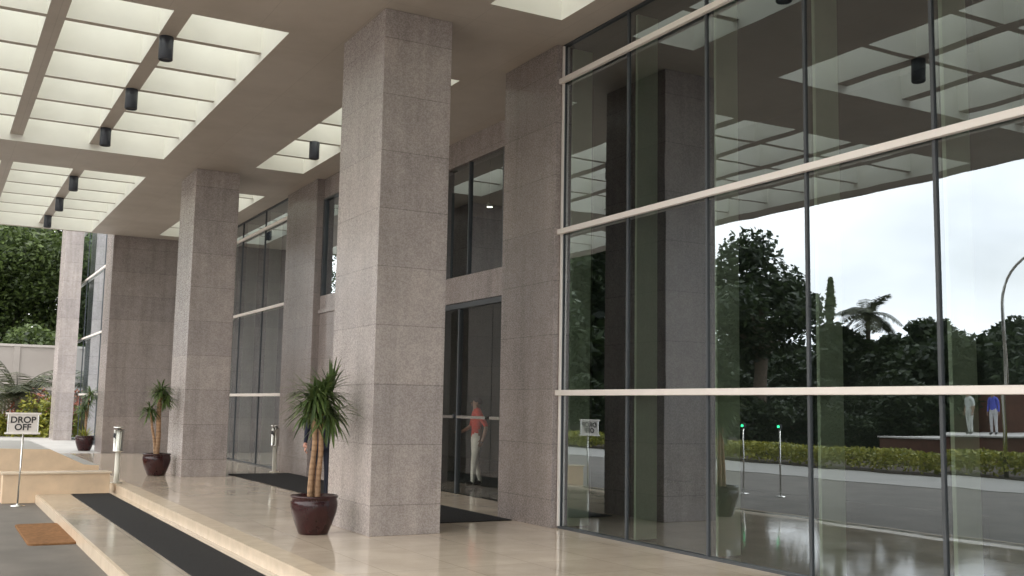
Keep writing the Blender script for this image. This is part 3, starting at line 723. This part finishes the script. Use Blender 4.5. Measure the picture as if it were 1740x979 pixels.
# slender pole-like tree
t=thing('slender_tree',(-30,43.3,-.26),0,'pole-thin tree with a tuft of foliage, mirrored in the glass','tree')
q=MB(); q.tube([(0,0,0),(.05,0,5),(0,0,9)],[.14,.11,.05],8); q.build('trunk',M['bark'],t)
q=MB(); rd=random.Random(4)
for i in range(1400):
    z=rd.uniform(6.6,9.7); w_=.34*(1-abs(z-8)/2.4); a=rd.uniform(0,2*pi); p=Vector((w_*rd.random()*cos(a),w_*rd.random()*sin(a),z)); u=Vector((rd.gauss(0,1),rd.gauss(0,1),rd.gauss(0,1))).normalized(); w=u.orthogonal().normalized()
    q.add([p-u*.13,p+w*.06,p+u*.13,p-w*.06],[(0,1,2,3)])
q.build('crown',M['leaf'],t)
# shrubs
def shrub(name,loc,R,H,n,leaf,mat,label,cat,seed,group=None,sx_=1,sy_=1):
    rd=random.Random(seed); q=MB()
    for i in range(n):
        a=rd.uniform(0,2*pi); u=rd.random(); k=rd.random()**.4
        p=Vector((R*sx_*k*cos(a)*math.sqrt(1-u*u*.8),R*sy_*k*sin(a)*math.sqrt(1-u*u*.8),H*u*k*rd.uniform(.85,1.12)+.03))
        p+=Vector((noise.noise(p*2.2+Vector((seed,0,0))),noise.noise(p*2.2+Vector((0,seed,0))),noise.noise(p*2.2)))*R*.25
        p.z=max(.02,p.z)
        l=leaf*rd.uniform(.6,1.3); u_=Vector((rd.gauss(0,1),rd.gauss(0,1),rd.gauss(0,1))).normalized(); w=u_.orthogonal().normalized()
        q.add([p-u_*l,p+w*l*.5,p+u_*l,p-w*l*.5],[(0,1,2,3)])
    for i in range(7):
        a=i*.9; q.tube([(0,0,-.02),(R*.4*cos(a)*sx_,R*.4*sin(a)*sy_,H*.6)],[.02,.008],5)
    return tag(q.build(name,mat,loc=loc),label,cat,group)
shrub('lime_shrub',(4.15,49,0),1.0,1.75,2600,.09,M['yleaf'],'yellow-green shrub between the sign and the far column','shrub',1)
shrub('lime_shrub',(2.3,50,0),.95,1.0,1800,.09,M['yleaf'],'low yellow-green shrub behind the sign at the left edge','shrub',2)
shrub('flowering_shrub',(4.0,52.3,0),1.0,2.1,1500,.08,M['rleaf'],'orange-red flowering shrub under the palm fronds','shrub',3)
shrub('flowering_shrub',(5.0,53,0),.9,1.95,1200,.08,M['rleaf'],'orange-red flowering shrub close to the far column','shrub',4)
# hedge strip beyond the road
q=MB(); rd=random.Random(9)
for i in range(26000):
    y=rd.uniform(6,62); k=rd.random()**.5; z=.72*k*(1+.18*noise.noise(Vector((0,y*.7,0)))); x=-13.7+rd.uniform(-.75,.75)*(1.05-.25*k)
    x+=.12*noise.noise(Vector((y*1.3,z,2)))
    l=rd.uniform(.05,.1); u=Vector((rd.gauss(0,1),rd.gauss(0,1),rd.gauss(0,1))).normalized(); w=u.orthogonal().normalized(); p=Vector((x,y,z-.26))
    q.add([p-u*l,p+w*l*.5,p+u*l,p-w*l*.5],[(0,1,2,3)])
tag(q.build('hedge',M['yleaf']),'long low yellow-green hedge beyond the road, mirrored in the glass','hedge')

# ------------------------------------------------------------------ far things
pw=thing('perimeter_wall',(0,60,0),0,'plain grey perimeter wall below the dark trees','wall')
q=MB(); q.box(-30,12,0,.3,-.3,4.3); q.build('wall',M['wallgrey'],pw)
q=MB(); q.box(-30,12,-.06,.36,4.3,4.42); q.build('coping',simple('coping',(.45,.42,.39),.7),pw)
for x in (-8,-2.2,3.9,9.5):
    q=MB(); q.box(x-.15,x+.15,-.05,0,-.3,4.29); q.build('pilaster',M['wallgrey'],pw)
fe=thing('fence',(0,54.5,0),0,'dark brown slatted fence in front of the perimeter wall','fence')
q=MB()
for i in range(110):
    x=-9+i*.15; q.box(x,x+.09,0,.03,0,1.7)
q.build('slats',M['brown'],fe)
q=MB(); q.box(-9.1,7.6,-.03,-.001,.3,.4); q.box(-9.1,7.6,-.03,-.001,1.5,1.6); q.box(-9.1,7.6,-.05,.08,1.7,1.76); q.build('rail',simple('rail',(.3,.24,.2),.6),fe)
tr=thing('terrace',(-20,20,0),0,'brick-red terrace with a pale ledge beyond the hedge, mirrored in the glass','terrace')
q=MB(); q.box(-7,0,-16,11.2,-.3,.72); q.build('base',M['brick'],tr)
q=MB(); q.box(-7,.08,-16,11.25,.72,.78); q.build('ledge',simple('ledge',(.6,.58,.55),.5),tr)
q=MB(); q.box(-7,-6.7,-16,16.5,-.3,2.9); q.build('back_wall',M['brick'],tr)
# curved street lamp
sl_=thing('street_lamp',(-13.4,20.6,-.28),0,'tall grey street lamp with a curved arm, mirrored in the glass','street lamp')
q=MB(); pts=[(0,0,0),(0,0,5.3)]+[(0,-1.5*(1-cos(radians(a))),5.3+1.5*sin(radians(a))) for a in range(10,96,10)]
q.tube(pts,[.07,.055]+[.05-.002*i for i in range(9)],12); q.build('pole',M['steel'],sl_)
q=MB(); q.box(-.1,.1,-2.15,-1.5,6.70,6.80); q.build('lamp_head',M['steel'],sl_,.03)
# slim posts with green lights
for y,x in ((14.9,1.2),(13.55,1.2)):
    pass
def gpost(loc,lab):
    t=thing('light_post',loc,0,lab,'post','slim posts with green lights')
    q=MB(); q.tube([(0,0,0),(0,0,1.56)],.018,10); q.build('pole',M['steel'],t)
    q=MB(); q.lathe([(0,0),(.11,0),(.11,.015),(.02,.03)],20); q.build('base',M['steel'],t)
    q=MB(); q.box(-.035,.035,-.05,.05,1.55,1.65); hd_=q.build('head',M['black'],t,.006)
    q=MB(); q.box(.036,.042,-.035,.035,1.575,1.625); q.build('lens',M['green'],hd_)
    return t
gpost((-2,19.27,-.3),'slim post with a green light, farther of the two mirrored in the glass')
gpost((-2,18.12,-.3),'slim post with a green light, nearer of the two mirrored in the glass')

# ------------------------------------------------------------------ world, sun, camera
w=bpy.data.worlds.new('World'); C.world=w; w.use_nodes=True; N=w.node_tree.nodes; L=w.node_tree.links
bg=N['Background']; sky=N.new('ShaderNodeTexSky'); sky.sky_type='NISHITA'; sky.sun_disc=False
SE,SR=radians(52),radians(250)
sky.sun_elevation=SE; sky.sun_rotation=SR; sky.air_density=1.2; sky.dust_density=3
tc=N.new('ShaderNodeTexCoord'); mp=N.new('ShaderNodeMapping'); L.new(tc.outputs['Generated'],mp.inputs[0]); mp.inputs['Scale'].default_value=(1,1,2.2)
n=N.new('ShaderNodeTexNoise'); n.inputs['Scale'].default_value=2.6; n.inputs['Detail'].default_value=6; L.new(mp.outputs[0],n.inputs['Vector'])
rp=N.new('ShaderNodeValToRGB'); L.new(n.outputs['Fac'],rp.inputs[0]); e=rp.color_ramp.elements
e[0].position=.30; e[0].color=(.62,.62,.62,1); e[1].position=.52; e[1].color=(1,1,1,1)
n2=N.new('ShaderNodeTexNoise'); n2.inputs['Scale'].default_value=1.7; n2.inputs['Detail'].default_value=5; L.new(mp.outputs[0],n2.inputs['Vector'])
rc=N.new('ShaderNodeValToRGB'); L.new(n2.outputs['Fac'],rc.inputs[0]); e=rc.color_ramp.elements
e[0].position=.35; e[0].color=(.93,.95,.99,1); e[1].position=.55; e[1].color=(1,.99,.965,1)
vm=N.new('ShaderNodeVectorMath'); vm.operation='SCALE'; L.new(rc.outputs[0],vm.inputs[0]); 
dt=N.new('ShaderNodeVectorMath'); dt.operation='DOT_PRODUCT'; L.new(tc.outputs['Generated'],dt.inputs[0]); dt.inputs[1].default_value=(sin(SR),cos(SR)+.6,.1)
mr=N.new('ShaderNodeMapRange'); L.new(dt.outputs['Value'],mr.inputs[0]); mr.inputs[1].default_value=-.2; mr.inputs[2].default_value=1; mr.inputs[3].default_value=12; mr.inputs[4].default_value=23
L.new(mr.outputs[0],vm.inputs['Scale'])
mx=N.new('ShaderNodeMix'); mx.data_type='RGBA'; L.new(rp.outputs[0],mx.inputs[0]); L.new(sky.outputs[0],mx.inputs[6]); L.new(vm.outputs[0],mx.inputs[7])
L.new(mx.outputs[2],bg.inputs[0]); bg.inputs[1].default_value=.12
sd=bpy.data.lights.new('sun','SUN'); sd.energy=1.0; sd.angle=radians(15); sd.color=(1,.96,.9)
so=bpy.data.objects.new('sun',sd); COL.objects.link(so)
# direction towards the sun for rotation SR (Blender: measured from +Y, clockwise)
sv=Vector((sin(SR)*cos(SE),cos(SR)*cos(SE),sin(SE))); so.rotation_euler=sv.to_track_quat('Z','Y').to_euler()

yaw,pitch,roll,F=0.5056,0.1138,0.0179,1776.44
f=Vector((sin(yaw)*cos(pitch),cos(yaw)*cos(pitch),sin(pitch))); rr=Vector((cos(yaw),-sin(yaw),0)); u=rr.cross(f)
r2=rr*cos(roll)+u*sin(roll); u2=-rr*sin(roll)+u*cos(roll)
cd=bpy.data.cameras.new('camera'); co=bpy.data.objects.new('camera',cd); COL.objects.link(co)
co.matrix_world=Matrix(((r2.x,u2.x,-f.x,0),(r2.y,u2.y,-f.y,0),(r2.z,u2.z,-f.z,1.6),(0,0,0,1)))
cd.sensor_width=36; cd.lens=36*F/1740; cd.clip_end=1000; cd.clip_start=.05
C.camera=co
C.view_settings.view_transform='Standard'; C.view_settings.look='None'; C.view_settings.gamma=1; C.view_settings.use_curve_mapping=False
C.view_settings.exposure=.68
C.cycles.max_bounces=12; C.cycles.diffuse_bounces=6; C.cycles.glossy_bounces=6; C.cycles.transparent_max_bounces=24; C.cycles.transmission_bounces=8
C.cycles.sample_clamp_indirect=10
